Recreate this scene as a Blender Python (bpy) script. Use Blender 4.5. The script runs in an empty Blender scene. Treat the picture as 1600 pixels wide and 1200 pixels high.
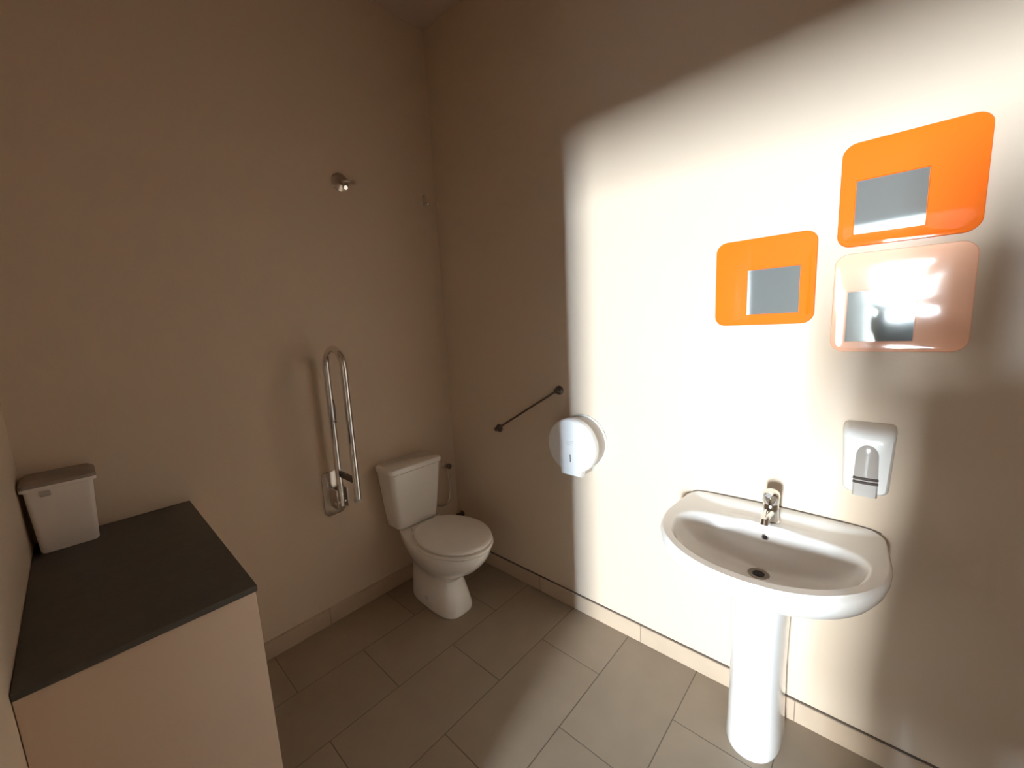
import bpy, bmesh, math, random
from math import sin, cos, pi, radians
from mathutils import Vector, Matrix

random.seed(7)
C = bpy.context.scene.collection
scene = bpy.context.scene

# ------------------------------------------------------------------ materials
def node(nt, kind, **kw):
    n = nt.nodes.new(kind)
    for k, v in kw.items():
        setattr(n, k, v)
    return n

def mat(name, col, rough=0.5, metal=0.0, coat=0.0, coat_rough=0.05, spec=0.5,
        var=0.06, vscale=6.0, bump=0.0, bscale=200.0, emit=None, strength=0.0,
        trans=0.0, sss=0.0, alpha=None, ior=1.5):
    m = bpy.data.materials.new(name)
    m.use_nodes = True
    nt = m.node_tree
    b = nt.nodes['Principled BSDF']
    tc = node(nt, 'ShaderNodeTexCoord')
    nz = node(nt, 'ShaderNodeTexNoise')
    nz.inputs['Scale'].default_value = vscale
    nz.inputs['Detail'].default_value = 4.0
    nt.links.new(tc.outputs['Object'], nz.inputs['Vector'])
    mix = node(nt, 'ShaderNodeMix', data_type='RGBA')
    mix.inputs['A'].default_value = (*[c * (1 - var) for c in col], 1)
    mix.inputs['B'].default_value = (*[min(1, c * (1 + var)) for c in col], 1)
    nt.links.new(nz.outputs['Fac'], mix.inputs['Factor'])
    nt.links.new(mix.outputs['Result'], b.inputs['Base Color'])
    b.inputs['Roughness'].default_value = rough
    b.inputs['Metallic'].default_value = metal
    b.inputs['Coat Weight'].default_value = coat
    b.inputs['Coat Roughness'].default_value = coat_rough
    b.inputs['Specular IOR Level'].default_value = spec
    b.inputs['Transmission Weight'].default_value = trans
    b.inputs['IOR'].default_value = ior
    if sss:
        b.inputs['Subsurface Weight'].default_value = sss
        b.inputs['Subsurface Scale'].default_value = 0.01
    if emit:
        b.inputs['Emission Color'].default_value = (*emit, 1)
        b.inputs['Emission Strength'].default_value = strength
    if bump:
        n2 = node(nt, 'ShaderNodeTexNoise')
        n2.inputs['Scale'].default_value = bscale
        n2.inputs['Detail'].default_value = 3.0
        nt.links.new(tc.outputs['Object'], n2.inputs['Vector'])
        bp = node(nt, 'ShaderNodeBump')
        bp.inputs['Strength'].default_value = bump
        bp.inputs['Distance'].default_value = 0.002
        nt.links.new(n2.outputs['Fac'], bp.inputs['Height'])
        nt.links.new(bp.outputs['Normal'], b.inputs['Normal'])
    return m

def tile_mat(name, col, grout, y0, h, x0, L, joint=0.003, rough=0.45, axis='floor'):
    """running-bond tiles computed from object coordinates"""
    m = bpy.data.materials.new(name)
    m.use_nodes = True
    nt = m.node_tree
    b = nt.nodes['Principled BSDF']
    tc = node(nt, 'ShaderNodeTexCoord')
    sp = node(nt, 'ShaderNodeSeparateXYZ')
    nt.links.new(tc.outputs['Object'], sp.inputs[0])

    def M(op, a, bb=None, cc=None):
        n = node(nt, 'ShaderNodeMath', operation=op)
        for i, v in enumerate((a, bb, cc)):
            if v is None:
                continue
            if isinstance(v, (int, float)):
                n.inputs[i].default_value = v
            else:
                nt.links.new(v, n.inputs[i])
        return n.outputs[0]
    ax, ay = (sp.outputs['X'], sp.outputs['Y']) if axis == 'floor' else (sp.outputs[axis], None)
    if ay is not None:
        v = M('DIVIDE', M('SUBTRACT', ay, y0), h)
        row = M('FLOOR', v)
        fy = M('SUBTRACT', v, row)
        odd = M('FLOORED_MODULO', row, 2.0)
        u = M('DIVIDE', M('SUBTRACT', M('ADD', ax, M('MULTIPLY', odd, L / 2)), x0), L)
    else:
        row = None
        u = M('DIVIDE', M('SUBTRACT', ax, x0), L)
    col_i = M('FLOOR', u)
    fx = M('SUBTRACT', u, col_i)
    dx = M('MULTIPLY', M('MINIMUM', fx, M('SUBTRACT', 1.0, fx)), L)
    if row is not None:
        dy = M('MULTIPLY', M('MINIMUM', fy, M('SUBTRACT', 1.0, fy)), h)
        d = M('MINIMUM', dx, dy)
        ident = M('ADD', M('MULTIPLY', row, 7.31), col_i)
    else:
        d = dx
        ident = col_i
    mr = node(nt, 'ShaderNodeMapRange')
    mr.inputs['From Min'].default_value = joint * 0.35
    mr.inputs['From Max'].default_value = joint * 0.8
    nt.links.new(d, mr.inputs['Value'])
    wn = node(nt, 'ShaderNodeTexWhiteNoise', noise_dimensions='1D')
    nt.links.new(ident, wn.inputs['W'])
    nz = node(nt, 'ShaderNodeTexNoise')
    nz.inputs['Scale'].default_value = 9.0
    nz.inputs['Detail'].default_value = 6.0
    nt.links.new(tc.outputs['Object'], nz.inputs['Vector'])
    val = M('ADD', M('MULTIPLY', wn.outputs['Value'], 0.10), M('MULTIPLY', nz.outputs['Fac'], 0.22))
    val = M('ADD', val, 0.84)
    tint = node(nt, 'ShaderNodeVectorMath', operation='SCALE')
    tint.inputs[0].default_value = col
    nt.links.new(val, tint.inputs['Scale'])
    mix = node(nt, 'ShaderNodeMix', data_type='RGBA')
    mix.inputs['A'].default_value = (*grout, 1)
    nt.links.new(mr.outputs['Result'], mix.inputs['Factor'])
    nt.links.new(tint.outputs[0], mix.inputs['B'])
    nt.links.new(mix.outputs['Result'], b.inputs['Base Color'])
    b.inputs['Roughness'].default_value = rough
    bp = node(nt, 'ShaderNodeBump')
    bp.inputs['Strength'].default_value = 0.5
    bp.inputs['Distance'].default_value = 0.002
    nt.links.new(mr.outputs['Result'], bp.inputs['Height'])
    nt.links.new(bp.outputs['Normal'], b.inputs['Normal'])
    return m

WALLC = (0.65, 0.53, 0.405)
M_wall = mat('painted_plaster', WALLC, rough=0.6, bump=0.25, bscale=60, var=0.02, vscale=2)
M_ceil = mat('ceiling_paint', (0.58, 0.47, 0.40), rough=0.9, var=0.02)
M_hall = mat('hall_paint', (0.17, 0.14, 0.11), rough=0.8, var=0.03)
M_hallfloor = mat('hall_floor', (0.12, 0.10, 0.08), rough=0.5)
M_floor = tile_mat('floor_tiles', (0.32, 0.255, 0.19), (0.13, 0.10, 0.075), -1.2345, 0.3115, -0.2825, 0.588)
M_skirt_r = tile_mat('skirting_tiles_right', (0.52, 0.40, 0.29), (0.25, 0.18, 0.13), 0, 1, -1.294, 0.594, joint=0.0025, rough=0.35, axis='Y')
M_skirt_l = tile_mat('skirting_tiles_left', (0.52, 0.40, 0.29), (0.25, 0.18, 0.13), 0, 1, -0.3, 0.594, joint=0.0025, rough=0.35, axis='X')
M_grout = mat('grout', (0.12, 0.09, 0.07), rough=0.9)
M_porc = mat('white_porcelain', (0.88, 0.86, 0.82), rough=0.22, coat=0.6, coat_rough=0.06, var=0.01)
M_seat = mat('white_seat_plastic', (0.84, 0.80, 0.74), rough=0.3, var=0.01)
M_plas = mat('white_plastic', (0.82, 0.82, 0.80), rough=0.3, coat=0.3, var=0.01)
M_plasg = mat('greyish_translucent_plastic', (0.50, 0.46, 0.42), rough=0.3, var=0.03)
M_chrome = mat('chrome', (0.80, 0.79, 0.77), rough=0.12, metal=1.0, var=0.03)
M_steel = mat('brushed_steel', (0.62, 0.56, 0.50), rough=0.28, metal=1.0, var=0.08, vscale=40)
M_darksteel = mat('dull_dark_metal', (0.16, 0.13, 0.11), rough=0.4, metal=0.7)
M_dullring = mat('tarnished_metal', (0.30, 0.26, 0.22), rough=0.35, metal=0.8)
M_binlid_shade = mat('bin_lid_painted_shade', (0.30, 0.25, 0.21), rough=0.55)  # shade on the lid is put into this darker base colour
M_dark = mat('dark_hole', (0.02, 0.016, 0.014), rough=0.7)
M_slate = mat('dark_slate', (0.082, 0.078, 0.068), rough=0.55, bump=0.3, bscale=120, var=0.2, vscale=25)
M_ledge = mat('ledge_plaster', (0.70, 0.56, 0.44), rough=0.7, bump=0.25, bscale=50, var=0.02)
M_bin = mat('bin_white_plastic', (0.86, 0.80, 0.74), rough=0.45, var=0.02)
M_orange = mat('orange_glass', (0.90, 0.155, 0.002), rough=0.55, coat=0.22, coat_rough=0.05, var=0.03, vscale=5, spec=0.1)
M_orange_haze = mat('orange_glass_painted_haze', (0.96, 0.50, 0.31), rough=0.4, coat=0.6, coat_rough=0.07, var=0.03, vscale=5, spec=0.2)  # orange glass, reflected brightness put into a paler base colour
M_mirror = mat('mirror_silver', (0.52, 0.56, 0.55), rough=0.05, metal=0.72, var=0.05)
M_smoke = mat('smoky_reservoir', (0.42, 0.39, 0.36), rough=0.12, coat=0.8, var=0.05)
M_band = mat('dark_band', (0.09, 0.07, 0.065), rough=0.3)
M_logo = mat('embossed_grey', (0.55, 0.56, 0.58), rough=0.4)
M_trim = mat('door_trim', (0.55, 0.50, 0.45), rough=0.5)
M_skin = mat('skin', (0.52, 0.32, 0.23), rough=0.5, sss=0.1)
M_hair = mat('dark_hair', (0.03, 0.02, 0.015), rough=0.6, bump=0.6, bscale=300)
M_shirt = mat('charcoal_cloth', (0.05, 0.05, 0.06), rough=0.9, bump=0.4, bscale=400)
M_jeans = mat('navy_denim', (0.03, 0.04, 0.08), rough=0.9, bump=0.4, bscale=400)
M_shoe = mat('black_shoe', (0.02, 0.02, 0.02), rough=0.5)
M_phone = mat('black_phone', (0.02, 0.02, 0.025), rough=0.2)
M_eye = mat('eye_white', (0.8, 0.8, 0.78), rough=0.2)
M_win_a = mat('daylit_pane', (0.8, 0.8, 0.8), emit=(0.80, 1.0, 1.22), strength=740.0, var=0.0)
M_win_b = mat('daylit_frosted_pane', (0.8, 0.8, 0.8), emit=(0.92, 1.0, 1.04), strength=420.0, var=0.0)

# ------------------------------------------------------------------ mesh tools
def finish(name, bm, m, parent=None, smooth=True, recalc=True):
    if recalc:
        bmesh.ops.recalc_face_normals(bm, faces=bm.faces)
    me = bpy.data.meshes.new(name)
    bm.to_mesh(me)
    bm.free()
    o = bpy.data.objects.new(name, me)
    C.objects.link(o)
    me.materials.append(m)
    if smooth:
        for p in me.polygons:
            p.use_smooth = True
        try:
            me.set_sharp_from_angle(angle=radians(38))
        except Exception:
            pass
    if parent:
        o.parent = parent
        o.matrix_parent_inverse = Matrix.Translation(-parent.location)
    return o

def thing(name, label, cat, loc, group=None):
    o = bpy.data.objects.new(name, None)
    C.objects.link(o)
    o.empty_display_size = 0.05
    o.location = loc
    o['label'] = label
    o['category'] = cat
    if group:
        o['group'] = group
    return o

def struct(o):
    o['kind'] = 'structure'
    return o

def box(bm, a, b, bevel=0.0, seg=2):
    a = Vector(a); b = Vector(b)
    r = bmesh.ops.create_cube(bm, size=1.0)
    vs = r['verts']
    c = (a + b) / 2
    s = Vector((abs(b[i] - a[i]) for i in range(3)))
    for v in vs:
        v.co = Vector((v.co[i] * s[i] + c[i] for i in range(3)))
    if bevel:
        es = list({e for v in vs for e in v.link_edges})
        bmesh.ops.bevel(bm, geom=es, offset=bevel, segments=seg, profile=0.5, affect='EDGES')

def loft(bm, rings, cap0=True, cap1=True):
    R = [[bm.verts.new(p) for p in ring] for ring in rings]
    n = len(R[0])
    for i in range(len(R) - 1):
        for j in range(n):
            k = (j + 1) % n
            bm.faces.new((R[i][j], R[i][k], R[i + 1][k], R[i + 1][j]))
    if cap0:
        bm.faces.new(list(reversed(R[0])))
    if cap1:
        bm.faces.new(R[-1])
    return R

def frame_for(d):
    d = d.normalized()
    a = Vector((0, 0, 1)) if abs(d.z) < 0.9 else Vector((1, 0, 0))
    u = d.cross(a).normalized()
    return u, d.cross(u).normalized()

def tube(bm, pts, r, n=14, caps=True):
    pts = [Vector(p) for p in pts]
    rs = r if isinstance(r, (list, tuple)) else [r] * len(pts)
    t0 = (pts[1] - pts[0]).normalized()
    u, v = frame_for(t0)
    rings = []
    prev = t0
    for i, p in enumerate(pts):
        if i == 0:
            t = t0
        elif i == len(pts) - 1:
            t = (pts[i] - pts[i - 1]).normalized()
        else:
            t = ((pts[i] - pts[i - 1]).normalized() + (pts[i + 1] - pts[i]).normalized()).normalized()
        q = prev.rotation_difference(t)
        u = q @ u
        v = q @ v
        prev = t
        rings.append([p + (u * cos(2 * pi * k / n) + v * sin(2 * pi * k / n)) * rs[i] for k in range(n)])
    loft(bm, rings, caps, caps)

def lathe(bm, origin, axis, prof, n=32):
    """prof: list of (radius, distance along axis)"""
    o = Vector(origin)
    d = Vector(axis).normalized()
    u, v = frame_for(d)
    rings = [[o + d * h + (u * cos(2 * pi * k / n) + v * sin(2 * pi * k / n)) * max(r, 1e-4) for k in range(n)] for r, h in prof]
    loft(bm, rings)

def arc(c, a, b, r, t0, t1, n):
    c = Vector(c); a = Vector(a); b = Vector(b)
    return [c + (a * cos(t0 + (t1 - t0) * i / n) + b * sin(t0 + (t1 - t0) * i / n)) * r for i in range(n + 1)]

# ------------------------------------------------------------------ room shell
ZC = 3.175
XL = -1.780          # face of the left-hand wall
YB = -2.80
WT = 0.12
bm = bmesh.new(); box(bm, (XL - WT, YB - 0.1, -0.1), (0.1, 0.1, 0.0))
struct(finish('floor', bm, M_floor, smooth=False))
bm = bmesh.new(); box(bm, (XL - WT, YB - 0.1, ZC), (0.1, 0.1, ZC + 0.1))
struct(finish('ceiling', bm, M_ceil, smooth=False))
bm = bmesh.new(); box(bm, (XL - WT, 0, 0), (0.1, 0.1, ZC))
struct(finish('wall_north', bm, M_wall, smooth=False))
bm = bmesh.new(); box(bm, (0, YB, 0), (0.1, 0, ZC))
struct(finish('wall_east', bm, M_wall, smooth=False))
bm = bmesh.new(); box(bm, (XL - WT, YB - 0.1, 0), (0.1, YB, ZC))
struct(finish('wall_south', bm, M_wall, smooth=False))
# left wall with a doorway
DJ0, DJ1, DH = -1.272, -2.48, 2.02
bm = bmesh.new()
box(bm, (XL - WT, DJ0, 0), (XL, 0, ZC))
box(bm, (XL - WT, YB, 0), (XL, DJ1, ZC))
box(bm, (XL - WT, DJ1, DH), (XL, DJ0, ZC))
struct(finish('wall_west', bm, M_wall, smooth=False))
bm = bmesh.new()
box(bm, (XL - WT - 0.012, DJ0 - 0.02, 0), (XL + 0.012, DJ0, DH), 0.003)
box(bm, (XL - WT - 0.012, DJ1, 0), (XL + 0.012, DJ1 + 0.02, DH), 0.003)
box(bm, (XL - WT - 0.012, DJ1 + 0.02, DH - 0.02), (XL + 0.012, DJ0 - 0.02, DH), 0.003)
struct(finish('door_1', bm, M_trim, smooth=False))
# skirting
SK = 0.085
bm = bmesh.new(); box(bm, (-0.010, YB, 0), (0, -0.010, SK), 0.002, 1)
o = struct(finish('baseboard_east', bm, M_skirt_r, smooth=False))
bm = bmesh.new(); box(bm, (-0.006, YB, SK), (0, -0.006, SK + 0.005))
struct(finish('trim_1', bm, M_grout, smooth=False))
bm = bmesh.new(); box(bm, (-1.36, -0.010, 0), (0, 0, SK), 0.002, 1)
struct(finish('baseboard_north', bm, M_skirt_l, smooth=False))
bm = bmesh.new(); box(bm, (-1.36, -0.006, SK), (0, 0, SK + 0.004))
struct(finish('trim_2', bm, M_skirt_l, smooth=False))

# hall beyond the doorway, with its bright window
HX = -8.0
bm = bmesh.new()
box(bm, (HX - 0.1, -4.6, -0.1), (XL - WT, 0.6, 0.0))
struct(finish('floor_hall', bm, M_hallfloor, smooth=False))
bm = bmesh.new()
box(bm, (HX - 0.1, -4.6, 2.7), (XL - WT, 0.6, 2.8))
struct(finish('ceiling_hall', bm, M_hall, smooth=False))
WY0, WY1, WZ0, WZ1 = -2.63, -1.99, 0.72, 2.06
bm = bmesh.new()
box(bm, (HX - 0.1, WY1, 0), (HX, 0.6, 2.7))
box(bm, (HX - 0.1, -4.6, 0), (HX, WY0, 2.7))
box(bm, (HX - 0.1, WY0, 0), (HX, WY1, WZ0))
box(bm, (HX - 0.1, WY0, WZ1), (HX, WY1, 2.7))
struct(finish('wall_hall_west', bm, M_hall, smooth=False))
bm = bmesh.new(); box(bm, (HX, 0.5, 0), (XL - WT, 0.6, 2.7))
struct(finish('wall_hall_north', bm, M_hall, smooth=False))
bm = bmesh.new(); box(bm, (HX, -4.6, 0), (XL - WT, -4.5, 2.7))
struct(finish('wall_hall_south', bm, M_hall, smooth=False))
bm = bmesh.new()
box(bm, (XL - WT - 0.001, 0.1, 0), (XL - WT + 0.1, 0.6, 2.7))
box(bm, (XL - WT - 0.001, -4.5, 0), (XL - WT + 0.1, YB - 0.1, 2.7))
struct(finish('wall_hall_east', bm, M_hall, smooth=False))
win = bpy.data.objects.new('window_1', None); C.objects.link(win)
win.location = (HX, (WY0 + WY1) / 2, WZ0); win['kind'] = 'structure'
bm = bmesh.new()
f = 0.03
for a, b in (((WY0, WZ0), (WY1, WZ0 + f)), ((WY0, WZ1 - f), (WY1, WZ1)),
             ((WY0, WZ0 + f), (WY0 + f, WZ1 - f)), ((WY1 - f, WZ0 + f), (WY1, WZ1 - f)),):
    box(bm, (HX - 0.07, a[0], a[1]), (HX - 0.02, b[0], b[1]), 0.003)
finish('window_frame', bm, M_trim, win, smooth=False)
WM = WY0 + f + 0.12
bm = bmesh.new()
box(bm, (HX - 0.052, WY0 + f, WZ0 + f), (HX - 0.048, WM, WZ1 - f))
finish('pane', bm, M_win_a, win, smooth=False)
bm = bmesh.new()
box(bm, (HX - 0.052, WM + 0.02, WZ0 + f), (HX - 0.048, WY1 - f, WZ1 - f))
finish('pane', bm, M_win_b, win, smooth=False)
bm = bmesh.new()
box(bm, (HX - 0.06, WM, WZ0 + f), (HX - 0.02, WM + 0.02, WZ1 - f))
finish('mullion', bm, M_trim, win, smooth=False)

# ------------------------------------------------------------------ ledge box with dark top
lx1, ly1, lz = -1.372, -0.864, 0.860
t = thing('boxed_in_ledge', 'beige plastered boxed-in ledge with a dark grey slate top in the left corner', 'ledge', ((XL + lx1) / 2, ly1 / 2, 0))
bm = bmesh.new(); box(bm, (XL + 0.001, ly1, 0), (lx1, -0.001, lz - 0.018), 0.003, 2)
finish('plinth', bm, M_ledge, t)
bm = bmesh.new(); box(bm, (XL + 0.001, ly1 - 0.004, lz - 0.018), (lx1 + 0.004, -0.001, lz), 0.003, 2)
o = finish('top_slab', bm, M_slate, t); o['label'] = 'dark grey slate top slab'

# ------------------------------------------------------------------ sanitary bin on ledge
t = thing('waste_bin', 'small white tapered plastic bin standing on the dark ledge top', 'bin', (-1.695, -0.085, lz))
def rrect(cx, cy, w, d, z, r, n=6):
    pts = []
    for (sx, sy, a0) in ((1, 1, 0), (-1, 1, pi / 2), (-1, -1, pi), (1, -1, 3 * pi / 2)):
        for i in range(n + 1):
            a = a0 + pi / 2 * i / n
            pts.append((cx + sx * (w / 2 - r) + r * cos(a), cy + sy * (d / 2 - r) + r * sin(a), z))
    return pts
bm = bmesh.new()
cxb, cyb = -1.695, -0.080
loft(bm, [rrect(cxb, cyb, 0.122, 0.108, lz + 0.0005, 0.010), rrect(cxb, cyb, 0.130, 0.112, lz + 0.006, 0.012),
          rrect(cxb + 0.0015, cyb, 0.150, 0.126, lz + 0.205, 0.012),
          rrect(cxb + 0.002, cyb, 0.166, 0.140, lz + 0.207, 0.012), rrect(cxb + 0.002, cyb, 0.166, 0.140, lz + 0.217, 0.012)])
finish('body', bm, M_bin, t)
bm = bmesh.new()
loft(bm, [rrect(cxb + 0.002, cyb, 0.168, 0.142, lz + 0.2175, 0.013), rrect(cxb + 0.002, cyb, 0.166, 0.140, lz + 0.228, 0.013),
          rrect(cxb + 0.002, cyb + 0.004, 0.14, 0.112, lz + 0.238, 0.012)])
o = finish('lid', bm, M_binlid_shade, t); o['label'] = 'lid with shade put into its darker beige colour'
bm = bmesh.new()
box(bm, (cxb - 0.040, cyb - 0.069, lz + 0.184), (cxb - 0.018, cyb - 0.0625, lz + 0.202), 0.003)
finish('latch', bm, M_plasg, t)

# ------------------------------------------------------------------ toilet
TX = -0.400
t = thing('toilet', 'white ceramic close-coupled toilet with closed lid in the room corner', 'toilet', (TX, -0.36, 0))
NT = 56
def egg(wf, wb, yb, yc, yf, z, nb=2.6, nf=2.0, cx=TX):
    pts = []
    for i in range(NT):
        a = 2 * pi * i / NT
        c, s = cos(a), sin(a)
        if s <= 0:      # front
            x = wf * abs(c) ** (2 / nf) * (1 if c >= 0 else -1)
            y = yc - (yc - yf) * abs(s) ** (2 / nf)
        else:
            k = abs(s) ** (2 / nb)
            w = wf + (wb - wf) * k ** 1.5
            x = w * abs(c) ** (2 / nb) * (1 if c >= 0 else -1)
            y = yc + (yb - yc) * k
        pts.append((cx + x, y, z))
    return pts
bm = bmesh.new()
loft(bm, [egg(0.098, 0.088, -0.10, -0.33, -0.498, 0.0005, 4, 3.2),
          egg(0.100, 0.090, -0.10, -0.33, -0.500, 0.02, 4, 3.2),
          egg(0.095, 0.085, -0.105, -0.32, -0.482, 0.08, 4, 3.0),
          egg(0.087, 0.080, -0.11, -0.31, -0.462, 0.14, 4, 2.8),
          egg(0.083, 0.078, -0.11, -0.31, -0.455, 0.175, 3.6, 2.5),
          egg(0.092, 0.082, -0.10, -0.33, -0.475, 0.205, 3.2, 2.2),
          egg(0.118, 0.092, -0.08, -0.37, -0.535, 0.24, 3, 2.0),
          egg(0.143, 0.102, -0.06, -0.40, -0.595, 0.28, 3, 2.0),
          egg(0.160, 0.112, -0.04, -0.42, -0.635, 0.32, 3, 2.0),
          egg(0.171, 0.122, -0.03, -0.43, -0.660, 0.355, 3, 2.0),
          egg(0.175, 0.128, -0.03, -0.43, -0.670, 0.385, 3, 2.0),
          egg(0.174, 0.128, -0.03, -0.43, -0.669, 0.397, 3, 2.0),
          egg(0.165, 0.120, -0.035, -0.43, -0.660, 0.402, 3, 2.0)])
finish('bowl', bm, M_porc, t)
def slabegg(name, wf, yb, yf, z0, z1, m, dome=0.0, nb=3.4, wb=0.12):
    bm = bmesh.new()
    e = 0.005
    rings = [egg(wf - e, wb - e, yb - e, -0.44, yf + e, z0, nb), egg(wf, wb, yb, -0.44, yf, z0 + e * 0.8, nb),
             egg(wf, wb, yb, -0.44, yf, z1 - e, nb), egg(wf - e * 0.6, wb - e, yb - e * 0.6, -0.44, yf + e * 0.6, z1 - e * 0.3, nb)]
    for s, h in ((0.93, 0.3), (0.75, 0.65), (0.45, 0.9), (0.1, 1.0)):
        yc = -0.44
        rings.append(egg(wf * s, wb * s, yc + (yb - yc) * s, yc, yc + (yf - yc) * s, z1 + dome * h, nb))
    loft(bm, rings)
    return finish(name, bm, m, t)
slabegg('seat', 0.183, -0.225, -0.682, 0.4055, 0.423, M_seat, 0.0)
slabegg('seat_lid', 0.179, -0.222, -0.675, 0.4285, 0.444, M_seat, 0.006)
for sx in (-1, 1):
    bm = bmesh.new()
    tube(bm, [(TX + sx * 0.055, -0.212, 0.425), (TX + sx * 0.095, -0.212, 0.425)], 0.012, 12)
    finish('hinge', bm, M_seat, t)
# cistern
def cist(w, d, z, bow=0.012, r=0.03, y0=-0.006):
    # rounded rectangle, front bowed out
    pts = rrect(TX, y0 - d / 2, w, d, z, r, 6)
    out = []
    for (x, y, zz) in pts:
        if y < y0 - d / 2:
            y -= bow * (1 - ((x - TX) / (w / 2)) ** 2)
        out.append((x, y, zz))
    return out
bm = bmesh.new()
loft(bm, [cist(0.235, 0.125, 0.4035, 0.008, 0.02), cist(0.262, 0.145, 0.412), cist(0.285, 0.152, 0.50), cist(0.305, 0.158, 0.60),
          cist(0.325, 0.163, 0.70), cist(0.330, 0.165, 0.732)])
o = finish('cistern', bm, M_porc, t)
bm = bmesh.new()
loft(bm, [cist(0.332, 0.166, 0.7325), cist(0.346, 0.176, 0.738, y0=-0.003), cist(0.348, 0.178, 0.756, y0=-0.003),
          cist(0.342, 0.174, 0.764, y0=-0.004), cist(0.325, 0.160, 0.768, y0=-0.010)])
lid = finish('cistern_lid', bm, M_porc, t)
bm = bmesh.new()
lathe(bm, (TX - 0.005, -0.092, 0.7682), (0, 0, 1), [(0.024, 0), (0.024, 0.003), (0.021, 0.005), (0.0, 0.0055)], 28)
b2 = finish('flush_button', bm, M_chrome, lid)
bm = bmesh.new()
lathe(bm, (TX - 0.0955, -0.30, 0.055), (-1, 0, 0), [(0.013, 0), (0.013, 0.003), (0.0, 0.006)], 20)
o = finish('bolt_cap', bm, M_logo, t); o['label'] = 'grey fixing cap low on the side'

# ------------------------------------------------------------------ stop valve and hose beside toilet
vx, vz = -0.085, 0.625
t = thing('stop_valve', 'small chrome water stop valve with hose on the wall right of the cistern', 'valve', (vx, -0.0, vz))
bm = bmesh.new(); lathe(bm, (vx, 0, vz), (0, -1, 0), [(0.024, 0), (0.024, 0.004), (0.014, 0.010), (0.009, 0.012), (0.009, 0.035), (0.0, 0.036)], 24)
finish('escutcheon', bm, M_steel, t)
bm = bmesh.new(); lathe(bm, (vx, -0.0365, vz), (0, -1, 0), [(0.010, 0), (0.016, 0.002), (0.017, 0.018), (0.012, 0.022), (0, 0.023)], 10)
finish('handle', bm, M_darksteel, t)
bm = bmesh.new()
P = []
for i in range(21):
    s = i / 20
    P.append((vx - 0.0 - 0.150 * s ** 2 + 0.05 * sin(pi * s), -0.028 - 0.035 * sin(pi * s), vz - 0.008 - 0.245 * sin(pi * s * 0.62) * 1.0 + 0.02 * s))
tube(bm, [(vx, -0.028, vz - 0.006), (vx + 0.004, -0.03, vz - 0.06), (vx + 0.008, -0.033, vz - 0.14), (vx - 0.002, -0.037, vz - 0.21),
          (vx - 0.03, -0.042, vz - 0.245), (vx - 0.07, -0.046, vz - 0.245), (vx - 0.115, -0.05, vz - 0.225), (-0.262, -0.055, vz - 0.205)], 0.006, 10)
finish('hose', bm, M_steel, t)
# lower waste fitting close to corner
t = thing('pipe_cap', 'small dark pipe fitting low in the room corner behind the toilet seat', 'pipe', (0, -0.05, 0.262))
bm = bmesh.new(); lathe(bm, (0.0004, -0.045, 0.272), (-1, 0, 0), [(0.020, 0), (0.020, 0.004), (0.011, 0.008), (0.011, 0.03), (0.015, 0.031), (0.015, 0.042), (0, 0.043)], 20)
finish('fitting', bm, M_darksteel, t)

# ------------------------------------------------------------------ swing-up grab rail beside toilet
gx = -0.790
t = thing('swing_up_grab_rail', 'tall chrome swing-up grab rail folded against the wall left of the toilet', 'grab rail', (gx, 0, 0.60))
bm = bmesh.new()
def plate(z, e, th):
    w, h = 0.050 - e, 0.115 - e
    pts = []
    r = 0.022
    for (sx, sz, a0) in ((1, 1, 0), (-1, 1, pi / 2), (-1, -1, pi), (1, -1, 3 * pi / 2)):
        for i in range(7):
            a = a0 + pi / 2 * i / 6
            pts.append((gx - 0.012 + sx * (w - r) + r * cos(a), th, z + sz * (h - r) + r * sin(a)))
    return pts
loft(bm, [plate(0.690, 0, -0.0005), plate(0.690, 0, -0.004), plate(0.690, 0.003, -0.006)])
finish('wall_plate', bm, M_steel, t)
bm = bmesh.new()
box(bm, (gx - 0.030, -0.085, 0.625), (gx - 0.022, -0.006, 0.725), 0.003)
box(bm, (gx + 0.022, -0.085, 0.625), (gx + 0.030, -0.006, 0.725), 0.003)
tube(bm, [(gx - 0.036, -0.066, 0.655), (gx + 0.036, -0.066, 0.655)], 0.009, 14)
finish('hinge_bracket', bm, M_steel, t)
yn, yf_, rt = -0.066, -0.250, 0.0155
zt = 1.430
pts = [(gx, yn, 0.635), (gx, yn, 0.9), (gx, yn, zt - 0.092)]
pts += [tuple(p) for p in arc((gx, (yn + yf_) / 2, zt - 0.092), (0, 1, 0), (0, 0, 1), (yn - yf_) / 2, 0, pi, 14)][1:]
pts += [(gx, yf_, 1.0), (gx, yf_, 0.715)]
bm = bmesh.new(); tube(bm, pts, rt, 20)
finish('rail', bm, M_chrome, t)
bm = bmesh.new(); lathe(bm, (gx, yf_, 0.719), (0, 0, -1), [(0.0175, 0), (0.0175, 0.014), (0.013, 0.018), (0, 0.019)], 20)
finish('end_cap', bm, M_plasg, t)
bm = bmesh.new(); box(bm, (gx - 0.006, yf_ + 0.012, 0.792), (gx + 0.006, yn - 0.012, 0.822), 0.002)
finish('cross_brace', bm, M_darksteel, t)
bm = bmesh.new()
tube(bm, [(gx, yn - 0.012, 1.075), (gx, yn - 0.042, 1.075)], 0.0035, 8)
tube(bm, [(gx, yn - 0.040, 1.075), (gx, yn - 0.044, 1.16), (gx, yn - 0.034, 1.185)], 0.0025, 8)
finish('paper_pin', bm, M_darksteel, t)

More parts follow.
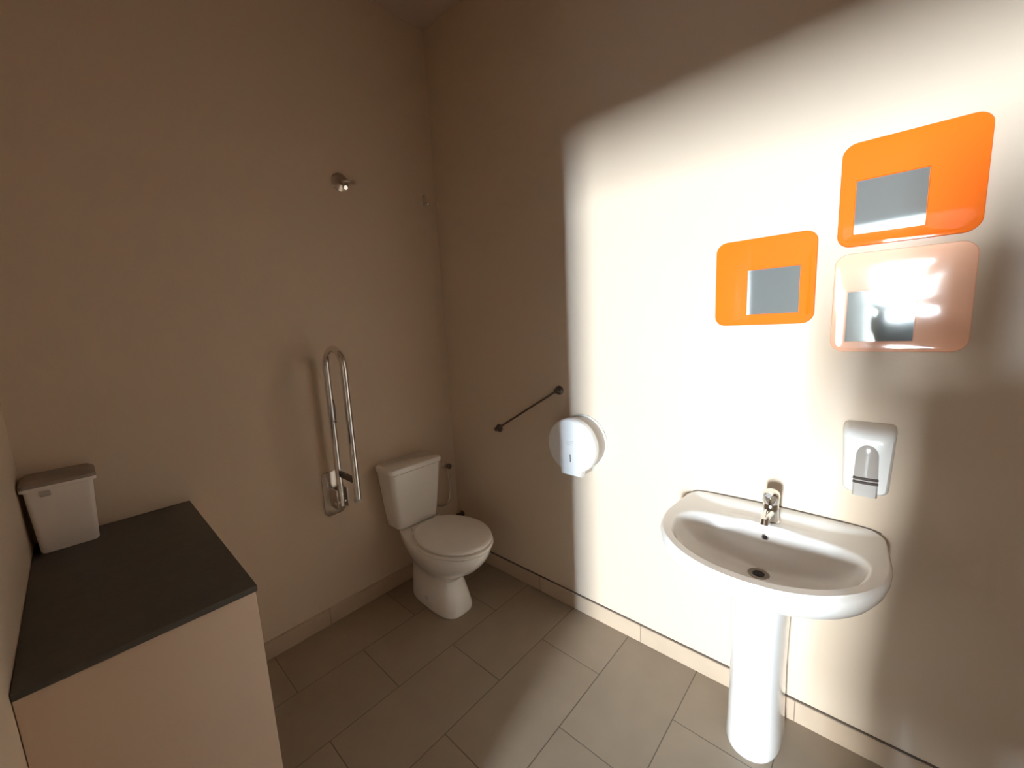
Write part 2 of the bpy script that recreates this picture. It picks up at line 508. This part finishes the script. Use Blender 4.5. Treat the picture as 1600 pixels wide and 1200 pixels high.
# ------------------------------------------------------------------ wall hooks
t = thing('robe_hook', 'chrome double robe hook with a round plate, on the wall high above the grab rail', 'hook', (-0.582, 0, 2.232), 'chrome fittings high on the wall')
bm = bmesh.new(); lathe(bm, (-0.590, 0.0004, 2.24), (0, -1, 0), [(0.043, 0), (0.043, 0.005), (0.038, 0.009), (0.012, 0.012), (0.008, 0.03), (0, 0.031)], 36)
finish('back_plate', bm, M_steel, t)
for dx, dz in ((0.030, -0.004), (-0.004, -0.035)):
    bm = bmesh.new()
    p = Vector((-0.590, -0.027, 2.24)); q = Vector((-0.590 + dx, -0.052, 2.24 + dz))
    tube(bm, [p, (p + q) / 2 + Vector((0, -0.006, 0)), q], [0.006, 0.005, 0.006], 10)
    tube(bm, [q, q + Vector((dx * 0.1, -0.012, dz * 0.15))], [0.0085, 0.010], 14)
    finish('prong', bm, M_chrome, t)
t = thing('wall_fixing', 'small chrome hook fitting right beside the room corner, high on the wall', 'hook', (-0.082, 0, 2.245), 'chrome fittings high on the wall')
bm = bmesh.new()
def ov(s, y):
    return [(-0.084 + 0.013 * s * cos(2 * pi * i / 24), y, 2.245 + 0.034 * s * sin(2 * pi * i / 24)) for i in range(24)]
loft(bm, [ov(1, 0), ov(1, -0.005), ov(0.85, -0.008)])
finish('back_plate', bm, M_steel, t)
bm = bmesh.new()
tube(bm, [(-0.084, -0.006, 2.236), (-0.084, -0.026, 2.222), (-0.084, -0.036, 2.220), (-0.084, -0.040, 2.224)], [0.006, 0.006, 0.010, 0.007], 14)
finish('prong', bm, M_chrome, t)

# ------------------------------------------------------------------ sloping rail on right-hand wall
t = thing('wall_rail', 'thin dark sloping metal rail with round ends, on the wall right of the toilet', 'rail', (0, -0.65, 1.03))
A = Vector((-0.030, -0.872, 1.166)); B = Vector((-0.030, -0.438, 0.912))
bm = bmesh.new(); tube(bm, [A, B], 0.0055, 12)
finish('bar', bm, M_darksteel, t)
for p in (A, B):
    bm = bmesh.new()
    lathe(bm, (0, p.y, p.z), (-1, 0, 0), [(0.023, 0), (0.023, 0.006), (0.014, 0.010), (0.011, 0.036), (0, 0.038)], 24)
    finish('end_flange', bm, M_darksteel, t)

# ------------------------------------------------------------------ paper dispenser
pc = Vector((0, -1.006, 0.930))
t = thing('paper_roll_dispenser', 'round white jumbo toilet paper dispenser on the right-hand wall', 'paper dispenser', (0, pc.y, pc.z))
def disp(x, r, drop, wsp, dy=0.0, dz=0.0):
    pts = []
    n = 60
    a0 = radians(-56); a1 = radians(236)
    for i in range(n + 1):
        a = a0 + (a1 - a0) * i / n
        pts.append((x, pc.y + dy + r * cos(a), pc.z + dz + r * sin(a)))
    pts.append((x, pc.y + dy - wsp - 0.004, pc.z + dz - drop + 0.028))
    pts.append((x, pc.y + dy - wsp, pc.z + dz - drop))
    pts.append((x, pc.y + dy + wsp, pc.z + dz - drop))
    pts.append((x, pc.y + dy + wsp + 0.004, pc.z + dz - drop + 0.028))
    return pts
bm = bmesh.new()
loft(bm, [disp(0.0004, 0.128, 0.142, 0.052), disp(-0.010, 0.129, 0.142, 0.052), disp(-0.012, 0.126, 0.140, 0.051)])
finish('back_plate', bm, M_plas, t)
bm = bmesh.new()
loft(bm, [disp(-0.012, 0.122, 0.138, 0.05), disp(-0.088, 0.125, 0.138, 0.05)])
finish('drum', bm, M_plasg, t)
bm = bmesh.new()
rg = [disp(-0.084, 0.130, 0.142, 0.054), disp(-0.106, 0.130, 0.142, 0.054), disp(-0.114, 0.128, 0.141, 0.0535), disp(-0.120, 0.122, 0.137, 0.051)]
loft(bm, rg)
cv = finish('front_cover', bm, M_plas, t)
bm = bmesh.new(); box(bm, (-0.1212, pc.y - 0.0022, pc.z - 0.075), (-0.117, pc.y + 0.0022, pc.z - 0.037), 0.0008, 1)
o = finish('key_slot', bm, M_dark, cv); o['label'] = 'black vertical slot'
bm = bmesh.new()
for dz in (-0.004, 0.004, 0.011):
    box(bm, (-0.1208, pc.y - 0.018, pc.z + 0.012 + dz), (-0.118, pc.y + 0.018, pc.z + 0.0135 + dz))
finish('logo', bm, M_logo, cv, smooth=False)

# ------------------------------------------------------------------ washbasin
WYc = -1.797
t = thing('pedestal_washbasin', 'white D-shaped ceramic washbasin on a column pedestal', 'sink', (-0.2, WYc, 0))
NB = 96
def D(w, xb, xf, z, xc=-0.19, nb=6.0, nf=2.15, wb=None):
    """outline in plan: straight at the wall, bowed to the room"""
    wb = w if wb is None else wb
    pts = []
    for i in range(NB):
        a = 2 * pi * i / NB
        c, s = cos(a), sin(a)
        if s >= 0:   # front (-x)
            y = w * abs(c) ** (2 / nf) * (1 if c >= 0 else -1)
            x = xc - (xc - xf) * abs(s) ** (2 / nf)
        else:
            k = abs(s) ** (2 / nb)
            ww = w + (wb - w) * k
            y = ww * abs(c) ** (2 / nb) * (1 if c >= 0 else -1)
            x = xc + (xb - xc) * k
        zz = z(x, y) if callable(z) else z
        pts.append((x, WYc + y, zz))
    return pts
def deck(base):
    def fz(x, y):
        k = max(0.0, 1 - (y / 0.285) ** 2)
        edge = -0.082 * k ** 0.5
        h = 0.0
        if x > edge:
            h = min(1, (x - edge) / 0.035)
            h = h * h * (3 - 2 * h) * 0.016 * k ** 0.4
        r = math.hypot(x + 0.112, y * 0.62)
        pad = 0.0
        if r < 0.062 and x < -0.04:
            q = min(1, (0.062 - r) / 0.010)
            pad = 0.005 * q
        fr = max(0.0, min(1.0, (-x - 0.30) / 0.15))
        return base + max(h, pad) + 0.006 * fr * fr * (3 - 2 * fr)
    return fz
rings = [D(0.075, -0.05, -0.25, 0.585, -0.13, 3, 2), D(0.095, -0.01, -0.28, 0.60, -0.13, 4, 2), D(0.150, -0.004, -0.335, 0.635, -0.15, 6, 2.1),
         D(0.215, -0.003, -0.395, 0.672, -0.17), D(0.262, -0.003, -0.450, 0.700, -0.18), D(0.286, -0.003, -0.488, 0.726, nb=12, wb=0.277),
         D(0.298, -0.003, -0.509, 0.750, nb=14, wb=0.286), D(0.304, -0.003, -0.519, 0.771, nb=14, wb=0.290), D(0.305, -0.003, -0.522, 0.786, nb=14, wb=0.291),
         D(0.302, -0.003, -0.519, 0.796, nb=14, wb=0.290), D(0.298, -0.003, -0.514, 0.7995, nb=14, wb=0.288)]
inner = dict(w=0.262, xb=-0.146, xf=-0.486)
outr = dict(w=0.296, xb=-0.004, xf=-0.512)
NS = 16
for i in range(NS + 1):
    s = i / NS
    w = outr['w'] + (inner['w'] - outr['w']) * s
    xb = outr['xb'] + (inner['xb'] - outr['xb']) * s
    xf = outr['xf'] + (inner['xf'] - outr['xf']) * s
    nb = 14.0 * (1 - s) ** 1.5 + 3.6
    rings.append(D(w, xb, xf, deck(0.800), nb=nb, wb=w * (0.965 - 0.06 * s), xc=-0.19 - 0.04 * s))
xcI = -0.235
rings += [D(0.258, -0.150, -0.482, 0.7985, xcI, 3.6, wb=0.230), D(0.254, -0.155, -0.478, 0.794, xcI, 3.5, wb=0.226),
          D(0.249, -0.159, -0.472, 0.784, xcI, 3.4, wb=0.218), D(0.240, -0.163, -0.462, 0.764, xcI, 3.3, wb=0.206),
          D(0.223, -0.168, -0.445, 0.745, xcI, 3.0, wb=0.18), D(0.195, -0.180, -0.425, 0.722, xcI, 2.8, wb=0.16),
          D(0.155, -0.190, -0.380, 0.703, xcI, 2.5, wb=0.13), D(0.105, -0.205, -0.330, 0.691, xcI, 2.2),
          D(0.060, -0.212, -0.285, 0.685, -0.245, 2.0, 2.0), D(0.033, -0.212, -0.278, 0.682, -0.245, 2.0, 2.0),
          D(0.024, -0.221, -0.269, 0.679, -0.245, 2.0, 2.0)]
bm = bmesh.new()
loft(bm, rings)
finish('basin', bm, M_porc, t)
bm = bmesh.new()
rr = []
for z, w, xf in ((0.0005, 0.083, -0.262), (0.012, 0.085, -0.266), (0.06, 0.082, -0.262), (0.25, 0.079, -0.257), (0.45, 0.082, -0.262), (0.56, 0.088, -0.270), (0.605, 0.090, -0.272)):
    rr.append([(x, y + 0.012, zz) for x, y, zz in D(w, -0.02, xf, z, -0.13, 5, 2.3)])
loft(bm, rr)
finish('pedestal', bm, M_porc, t)
bm = bmesh.new(); lathe(bm, (-0.245, WYc, 0.6795), (0, 0, 1), [(0.0, 0.0), (0.012, 0.0), (0.017, 0.002), (0.027, 0.0035), (0.030, 0.0025), (0.031, 0.001), (0.031, -0.0)], 32)
dr = finish('drain_ring', bm, M_dullring, t)
bm = bmesh.new(); lathe(bm, (-0.245, WYc, 0.6805), (0, 0, 1), [(0.0165, 0.0), (0.0165, 0.0022), (0, 0.0024)], 28)
finish('drain_hole', bm, M_dark, dr)
bm = bmesh.new(); lathe(bm, (-0.1625, WYc, 0.769), (-1, 0, 0.12), [(0.010, -0.008), (0.010, 0.0025), (0.0078, 0.0032), (0.0068, 0.002)], 24)
ov1 = finish('overflow_ring', bm, M_steel, t)
bm = bmesh.new(); lathe(bm, (-0.1625, WYc, 0.769), (-1, 0, 0.12), [(0.0069, 0), (0.0069, 0.0026), (0, 0.0028)], 20)
finish('overflow_hole', bm, M_dark, ov1)
# dark silicone line where the basin meets the wall
bm = bmesh.new(); P = []
for i in range(31):
    y = -0.280 + 0.560 * i / 30
    P.append((-0.0022, WYc + y, deck(0.8005)(-0.003, y) + 0.0008))
tube(bm, P, 0.0016, 6)
o = finish('sealant_line', bm, M_grout, t); o['label'] = 'thin dark sealant line along the wall'

# ------------------------------------------------------------------ mixer tap
fx, fy, fz = -0.112, WYc - 0.004, 0.8055
t = thing('basin_tap', 'chrome single-lever mixer tap on the white washbasin', 'tap', (fx, fy, fz))
bm = bmesh.new()
lathe(bm, (fx, fy, fz), (0, 0, 1), [(0.026, 0), (0.0265, 0.004), (0.0235, 0.007), (0.0225, 0.03), (0.0225, 0.062), (0.020, 0.066), (0, 0.0665)], 36)
body = finish('tap_body', bm, M_chrome, t)
bm = bmesh.new()
tube(bm, [(fx - 0.014, fy, fz + 0.036), (fx - 0.045, fy, fz + 0.044), (fx - 0.080, fy, fz + 0.045), (fx - 0.097, fy, fz + 0.040), (fx - 0.103, fy, fz + 0.028)],
     [0.015, 0.0135, 0.0125, 0.012, 0.0115], 20)
finish('spout', bm, M_chrome, t)
bm = bmesh.new()
lathe(bm, (fx, fy, fz + 0.0672), Vector((-0.16, 0, 1)), [(0.0225, 0), (0.0245, 0.003), (0.025, 0.026), (0.0235, 0.036), (0.018, 0.041), (0, 0.043)], 36)
tube(bm, [(fx - 0.012, fy, fz + 0.098), (fx - 0.036, fy, fz + 0.105), (fx - 0.052, fy, fz + 0.109)], [0.011, 0.010, 0.008], 14)
finish('lever', bm, M_chrome, t)

# ------------------------------------------------------------------ soap dispenser
sy, sz0, sz1 = -2.030, 0.945, 1.152
t = thing('soap_dispenser', 'white wall soap dispenser with a grey arched window above the washbasin', 'soap dispenser', (0, sy, sz0))
def sd(x, w0, w1, z0, z1, r=0.016, dy=0.0):
    """front outline: narrower at the bottom, rounded corners, in the y-z plane"""
    pts = []
    for (sxx, szz, a0) in ((1, 1, 0), (-1, 1, pi / 2), (-1, -1, pi), (1, -1, 3 * pi / 2)):
        for i in range(7):
            a = a0 + pi / 2 * i / 6
            w = w1 if szz > 0 else w0
            zc = (z1 - r) if szz > 0 else (z0 + r)
            pts.append((x, sy + dy + sxx * (w / 2 - r) + r * cos(a), zc + r * sin(a)))
    return pts
bm = bmesh.new()
loft(bm, [sd(-0.0005, 0.108, 0.122, sz0, sz1), sd(-0.030, 0.108, 0.122, sz0 + 0.002, sz1), sd(-0.070, 0.105, 0.119, sz0 + 0.006, sz1 - 0.004),
          sd(-0.088, 0.100, 0.114, sz0 + 0.010, sz1 - 0.012), sd(-0.095, 0.090, 0.104, sz0 + 0.014, sz1 - 0.022), sd(-0.0975, 0.06, 0.07, sz0 + 0.03, sz1 - 0.045), sd(-0.098, 0.02, 0.02, sz0 + 0.07, sz1 - 0.09, 0.004)])
finish('cover', bm, M_plas, t)
def archw(x, s, z0, z1, w0=0.056, w1=0.050):
    pts = [(x, sy + s * w0 / 2, z0), (x, sy - s * w0 / 2, z0)]
    zc = z1 - w1 * 0.62
    for i in range(17):
        a = pi + -pi * i / 16
        pts.append((x, sy + s * w1 / 2 * cos(a), zc + s * (z1 - zc) * sin(a)))
    return pts
bm = bmesh.new()
loft(bm, [archw(-0.080, 1, sz0 + 0.046, sz0 + 0.158), archw(-0.1005, 1, sz0 + 0.046, sz0 + 0.158), archw(-0.104, 0.75, sz0 + 0.046, sz0 + 0.152)])
w = finish('window', bm, M_smoke, t); w['label'] = 'grey see-through arched window'
for z in (sz0 + 0.058, sz0 + 0.046):
    bm = bmesh.new()
    P = [(-0.101 - 0.005 * (1 - (k / 5) ** 2), sy + 0.0055 * k, z) for k in range(-5, 6)]
    tube(bm, P, 0.0042, 8)
    finish('band', bm, M_band, t)
bm = bmesh.new()
def lev(x, s, zt):
    return [(x, sy + 0.028 * s, zt), (x, sy - 0.028 * s, zt), (x - 0.004, sy - 0.028 * s, sz0 + 0.006), (x - 0.004, sy + 0.028 * s, sz0 + 0.006)]
loft(bm, [lev(-0.070, 1, sz0 + 0.045), lev(-0.100, 1, sz0 + 0.045), lev(-0.106, 0.86, sz0 + 0.042)])
finish('push_lever', bm, M_smoke, t)

# ------------------------------------------------------------------ three orange mirrors
def art(label, yc, zc, w, h, dyo, dzo, m, group='orange framed square mirrors', ms=0.148, r=0.034):
    t = thing('orange_mirror', label, 'mirror', (0, yc, zc), group)
    def rr(x, w, h, r, cy=0, cz=0, n=8):
        pts = []
        for (sa, sb, a0) in ((1, 1, 0), (-1, 1, pi / 2), (-1, -1, pi), (1, -1, 3 * pi / 2)):
            for i in range(n + 1):
                a = a0 + pi / 2 * i / n
                pts.append((x, yc + cy + sa * (w / 2 - r) + r * cos(a), zc + cz + sb * (h / 2 - r) + r * sin(a)))
        return pts
    bm = bmesh.new()
    q = ms / 2
    loft(bm, [rr(-0.0005, w - 0.006, h - 0.006, r), rr(-0.003, w, h, r), rr(-0.0125, w, h, r), rr(-0.0140, w - 0.003, h - 0.003, r - 0.001),
              rr(-0.0145, w - 0.03, h - 0.03, r - 0.008, dyo * 0.1, dzo * 0.1),
              rr(-0.0140, w * 0.5 + ms * 0.5 + 0.010, h * 0.5 + ms * 0.5 + 0.010, 0.016, dyo * 0.55, dzo * 0.55),
              rr(-0.0132, ms + 0.030, ms + 0.030, 0.008, dyo * 0.95, dzo * 0.95),
              rr(-0.0131, ms + 0.004, ms + 0.004, 0.001, dyo, dzo), rr(-0.0105, ms + 0.003, ms + 0.003, 0.0009, dyo, dzo)])
    finish('glass_frame', bm, m, t)
    bm = bmesh.new()
    box(bm, (-0.0129, yc + dyo - q, zc + dzo - q), (-0.0102, yc + dyo + q, zc + dzo + q))
    finish('mirror_glass', bm, M_mirror, t, smooth=False)
art('bright orange framed square mirror hanging lone at the left of the three', -1.731, 1.602, 0.290, 0.288, -0.030, -0.034, M_orange)
art('deep orange framed square mirror, topmost of the three above the washbasin', -2.067, 1.822, 0.290, 0.288, 0.034, -0.036, M_orange)
art('orange framed mirror with reflected haze put into its pale salmon colour and a bright glare, directly above the soap dispenser', -2.066, 1.513, 0.290, 0.290, 0.036, -0.040, M_orange_haze)

# ------------------------------------------------------------------ camera
F_PX = 627.93
YAW, PITCH, ROLL = 0.74334, -0.14625, -0.04995
CAM = Vector((-1.6131, -2.0345, 1.5))
fw = Vector((cos(YAW) * cos(PITCH), sin(YAW) * cos(PITCH), sin(PITCH)))
r0 = Vector((sin(YAW), -cos(YAW), 0)); u0 = r0.cross(fw)
rv = r0 * cos(ROLL) + u0 * sin(ROLL)
uv = -r0 * sin(ROLL) + u0 * cos(ROLL)
cd = bpy.data.cameras.new('camera')
cd.sensor_fit = 'HORIZONTAL'
cd.sensor_width = 36.0
cd.lens = F_PX / 1600 * 36
cd.clip_start = 0.005
cam = bpy.data.objects.new('camera', cd)
C.objects.link(cam)
mw = Matrix.Identity(4)
for i in range(3):
    mw[i][0] = rv[i]; mw[i][1] = uv[i]; mw[i][2] = -fw[i]; mw[i][3] = CAM[i]
cam.matrix_world = mw
scene.camera = cam

# ------------------------------------------------------------------ the person taking the picture, in the doorway
pctr = Vector((-2.010, -2.265, 0))
pf = Vector((cos(YAW), sin(YAW), 0)); pr = Vector((sin(YAW), -cos(YAW), 0))
def PL(a, b, z):
    return pctr + pr * a + pf * b + Vector((0, 0, z))
def PH(a, b, c):
    return CAM + rv * a + uv * b - fw * c
def ball(bm, c, r, sc=(1, 1, 1)):
    n = 10
    rings = []
    for i in range(1, n):
        a = pi * i / n
        rings.append([Vector(c) + pr * (r * sc[0] * sin(a) * cos(2 * pi * k / 16)) + pf * (r * sc[1] * sin(a) * sin(2 * pi * k / 16)) + Vector((0, 0, -r * sc[2] * cos(a))) for k in range(16)])
    loft(bm, rings)
def limb(bm, pts, rs, sc=(1, 1, 1)):
    for p, r in zip(pts, rs):
        ball(bm, p, r, sc)
    for i in range(len(pts) - 1):
        tube(bm, [pts[i], pts[i + 1]], [rs[i], rs[i + 1]], 16)
def column(bm, prof, n=28):
    # stacked ellipses: (height, half width, half depth)
    rings = []
    for z, a, b in prof:
        rings.append([PL(a * cos(2 * pi * k / n), b * sin(2 * pi * k / n), z) for k in range(n)])
    loft(bm, rings)
def fuse(name, bm, m, parent, voxel, smooth_it=6):
    bmesh.ops.recalc_face_normals(bm, faces=bm.faces)
    me = bpy.data.meshes.new(name + '_raw'); bm.to_mesh(me); bm.free()
    o = bpy.data.objects.new(name + '_raw', me); C.objects.link(o)
    md = o.modifiers.new('r', 'REMESH'); md.mode = 'VOXEL'; md.voxel_size = voxel
    ms = o.modifiers.new('s', 'SMOOTH'); ms.iterations = smooth_it; ms.factor = 0.5
    dg = bpy.context.evaluated_depsgraph_get()
    new = bpy.data.meshes.new_from_object(o.evaluated_get(dg))
    bpy.data.objects.remove(o)
    new.name = name
    new.materials.clear(); new.materials.append(m)
    for p in new.polygons:
        p.use_smooth = True
    q = bpy.data.objects.new(name, new); C.objects.link(q)
    q.parent = parent; q.matrix_parent_inverse = Matrix.Translation(-parent.location)
    return q
person = thing('person', 'person in a long charcoal coat, added to widen the shadow, standing in the doorway and holding up a phone', 'person', pctr)
def elbow(s, w, l1=0.29, l2=0.25):
    d = w - s; L = d.length
    l = min(L, l1 + l2 - 0.002)
    a = (l1 * l1 - l2 * l2 + l * l) / (2 * l)
    h = math.sqrt(max(l1 * l1 - a * a, 0))
    dn = d.normalized(); pole = Vector((0, 0, -1)); pole = (pole - dn * pole.dot(dn)).normalized()
    return s + dn * a + pole * h
def hand_pts(sgn):
    # sgn -1 left end of the phone, +1 right end; local coordinates across the phone
    def q(a, b, c):
        return PH(0.055 + sgn * (0.075 + a), b, c)
    wrist = q(0.060, -0.055, 0.105)
    ch = [
        ([q(0.040, 0.020, 0.048), q(0.022, 0.047, 0.030), q(0.000, 0.050, 0.016), q(-0.020, 0.047, 0.014)], [0.0100, 0.0090, 0.0080, 0.0070]),
        ([q(0.045, 0.004, 0.055), q(0.030, 0.030, 0.034), q(0.008, 0.031, 0.022), q(-0.014, 0.024, 0.0195)], [0.0100, 0.0092, 0.0084, 0.0074]),
        ([q(0.046, -0.012, 0.060), q(0.032, 0.010, 0.034), q(0.010, 0.010, 0.022), q(-0.010, 0.004, 0.019)], [0.0098, 0.0088, 0.0080, 0.0070]),
        ([q(0.044, -0.028, 0.064), q(0.033, -0.010, 0.040), q(0.014, -0.010, 0.024), q(-0.002, -0.014, 0.018)], [0.0088, 0.0078, 0.0070, 0.0062]),
        ([q(0.050, -0.046, 0.078), q(0.028, -0.058, 0.048), q(0.006, -0.053, 0.022), q(-0.014, -0.046, 0.010)], [0.0120, 0.0105, 0.0092, 0.0080]),
    ]
    palm = [q(0.040, 0.016, 0.055), q(0.045, -0.006, 0.062), q(0.048, -0.026, 0.068)]
    return wrist, ch, palm
bm = bmesh.new()
# head: skull, jaw, nose, lips, brows, ears, neck
hz = 1.60
ball(bm, PL(0, -0.010, hz + 0.015), 0.092, (0.82, 1.02, 1.02))
ball(bm, PL(0, 0.022, hz - 0.035), 0.070, (0.86, 0.95, 1.05))
ball(bm, PL(0, 0.050, hz - 0.085), 0.030, (1.1, 0.9, 0.8))
limb(bm, [PL(0, 0.082, hz + 0.012), PL(0, 0.103, hz - 0.022)], [0.008, 0.013])
limb(bm, [PL(-0.020, 0.078, hz - 0.056), PL(0, 0.086, hz - 0.055), PL(0.020, 0.078, hz - 0.056)], [0.005, 0.008, 0.005])
limb(bm, [PL(-0.042, 0.070, hz + 0.024), PL(-0.012, 0.082, hz + 0.022)], [0.008, 0.009])
limb(bm, [PL(0.042, 0.070, hz + 0.024), PL(0.012, 0.082, hz + 0.022)], [0.008, 0.009])
for s in (-1, 1):
    ball(bm, PL(s * 0.079, -0.006, hz - 0.008), 0.028, (0.28, 0.6, 1.1))
limb(bm, [PL(0, -0.018, 1.54), PL(0, -0.025, 1.40)], [0.052, 0.060])
# torso
column(bm, [(0.82, 0.12, 0.08), (0.90, 0.165, 0.105), (1.00, 0.150, 0.10), (1.10, 0.130, 0.092), (1.22, 0.145, 0.10), (1.33, 0.160, 0.10), (1.40, 0.11, 0.07), (1.43, 0.05, 0.04)])
limb(bm, [PL(-0.165, -0.01, 1.375), PL(0, -0.015, 1.39), PL(0.165, -0.01, 1.375)], [0.052, 0.065, 0.052])
hands = {}
for s in (-1, 1):
    sh = PL(s * 0.180, 0.0, 1.365)
    wrist, ch, palm = hand_pts(s)
    el = elbow(sh, wrist)
    hands[s] = (sh, el, wrist)
    limb(bm, [sh, sh.lerp(el, 0.5), el], [0.048, 0.042, 0.036])
    limb(bm, [el, el.lerp(wrist, 0.35), wrist], [0.036, 0.038, 0.0245])
    for a in palm:
        limb(bm, [wrist, a], [0.020, 0.0135])
    for pts, rs in ch:
        limb(bm, pts, rs)
    hip = PL(s * 0.085, 0, 0.90); kn = PL(s * 0.10, 0.015, 0.49); an = PL(s * 0.105, -0.02, 0.09); toe = PL(s * 0.125, 0.13, 0.045)
    limb(bm, [hip, hip.lerp(kn, 0.5), kn], [0.085, 0.072, 0.052])
    limb(bm, [kn, kn.lerp(an, 0.35), an], [0.052, 0.050, 0.036])
    limb(bm, [an, toe], [0.034, 0.028])
fuse('body', bm, M_skin, person, 0.004, 3)
for s in (-1, 1):
    bm = bmesh.new(); ball(bm, PL(s * 0.030, 0.071, hz + 0.003), 0.0125)
    e = finish('eye', bm, M_eye, person)
    bm = bmesh.new(); ball(bm, PL(s * 0.030, 0.0795, hz + 0.003), 0.0055)
    finish('iris', bm, M_hair, e)
bm = bmesh.new()
ball(bm, PL(0, -0.026, hz + 0.036), 0.098, (0.90, 1.02, 0.98))
ball(bm, PL(0, -0.050, hz - 0.02), 0.078, (1.02, 0.85, 1.1))
fuse('hair', bm, M_hair, person, 0.006, 4)
bm = bmesh.new()
column(bm, [(0.40, 0.218, 0.150), (0.45, 0.218, 0.150), (0.70, 0.205, 0.142), (0.90, 0.190, 0.130), (1.02, 0.166, 0.120), (1.12, 0.156, 0.114), (1.24, 0.168, 0.118), (1.34, 0.178, 0.112), (1.41, 0.125, 0.085), (1.445, 0.066, 0.060)])
limb(bm, [PL(-0.165, -0.01, 1.375), PL(0, -0.015, 1.385), PL(0.165, -0.01, 1.375)], [0.064, 0.078, 0.064])
for s in (-1, 1):
    sh, el, wr = hands[s]
    limb(bm, [sh, sh.lerp(el, 0.5), el], [0.062, 0.055, 0.050])
    limb(bm, [el, el.lerp(wr, 0.45), el.lerp(wr, 0.86)], [0.050, 0.048, 0.038])
fuse('coat', bm, M_shirt, person, 0.008, 5)  # invented long coat, wide to block light from the lower right-hand wall
bm = bmesh.new()
ball(bm, PL(0, 0, 0.90), 0.128, (1.22, 0.90, 1.0))
for s in (-1, 1):
    hip = PL(s * 0.085, 0, 0.90); kn = PL(s * 0.10, 0.015, 0.49); an = PL(s * 0.105, -0.02, 0.12)
    limb(bm, [hip, hip.lerp(kn, 0.5), kn], [0.098, 0.086, 0.068])
    limb(bm, [kn, kn.lerp(an, 0.35), an], [0.068, 0.066, 0.058])
fuse('trousers', bm, M_jeans, person, 0.008, 5)
for s in (-1, 1):
    bm = bmesh.new()
    limb(bm, [PL(s * 0.105, -0.045, 0.050), PL(s * 0.115, 0.05, 0.047), PL(s * 0.127, 0.145, 0.040)], [0.048, 0.045, 0.038])
    sh_ = fuse('shoe', bm, M_shoe, person, 0.007, 4)
    for v in sh_.data.vertices:
        v.co.z = max(v.co.z, 0.001)
# phone, held landscape; its lens is where the picture is taken from
ph = thing('phone', 'black phone held up sideways in both hands of the person', 'phone', PH(0.055, 0, 0.007))
bm = bmesh.new()
pts = []
rings = []
for c, e in ((0.0025, 0.0015), (0.0035, 0.0), (0.0095, 0.0), (0.0105, 0.0015)):
    rg = []
    for (sx, sy_, a0) in ((1, 1, 0), (-1, 1, pi / 2), (-1, -1, pi), (1, -1, 3 * pi / 2)):
        for i in range(7):
            a = a0 + pi / 2 * i / 6
            rg.append(PH(0.055 + sx * (0.073 - e - 0.010) + 0.010 * cos(a), sy_ * (0.036 - e - 0.010) + 0.010 * sin(a), c))
    rings.append(rg)
loft(bm, rings)
finish('case', bm, M_phone, ph)
bm = bmesh.new()
loft(bm, [[PH(0.055 + sx * 0.068, sy_ * 0.031, c) for sx, sy_ in ((1, 1), (-1, 1), (-1, -1), (1, -1))] for c in (0.0103, 0.0108)])
finish('screen', bm, M_dark, ph, smooth=False)

# ------------------------------------------------------------------ world and view
wd = bpy.data.worlds.new('world'); scene.world = wd
wd.use_nodes = True
wd.node_tree.nodes['Background'].inputs['Color'].default_value = (0.5, 0.6, 0.8, 1)
wd.node_tree.nodes['Background'].inputs['Strength'].default_value = 0.05
vs = scene.view_settings
vs.view_transform = 'Standard'; vs.look = 'None'; vs.gamma = 1.0; vs.exposure = 0.20
vs.use_curve_mapping = False
scene.cycles.max_bounces = 12
scene.cycles.diffuse_bounces = 8
scene.cycles.use_denoising = True
scene.cycles.sample_clamp_indirect = 10.0
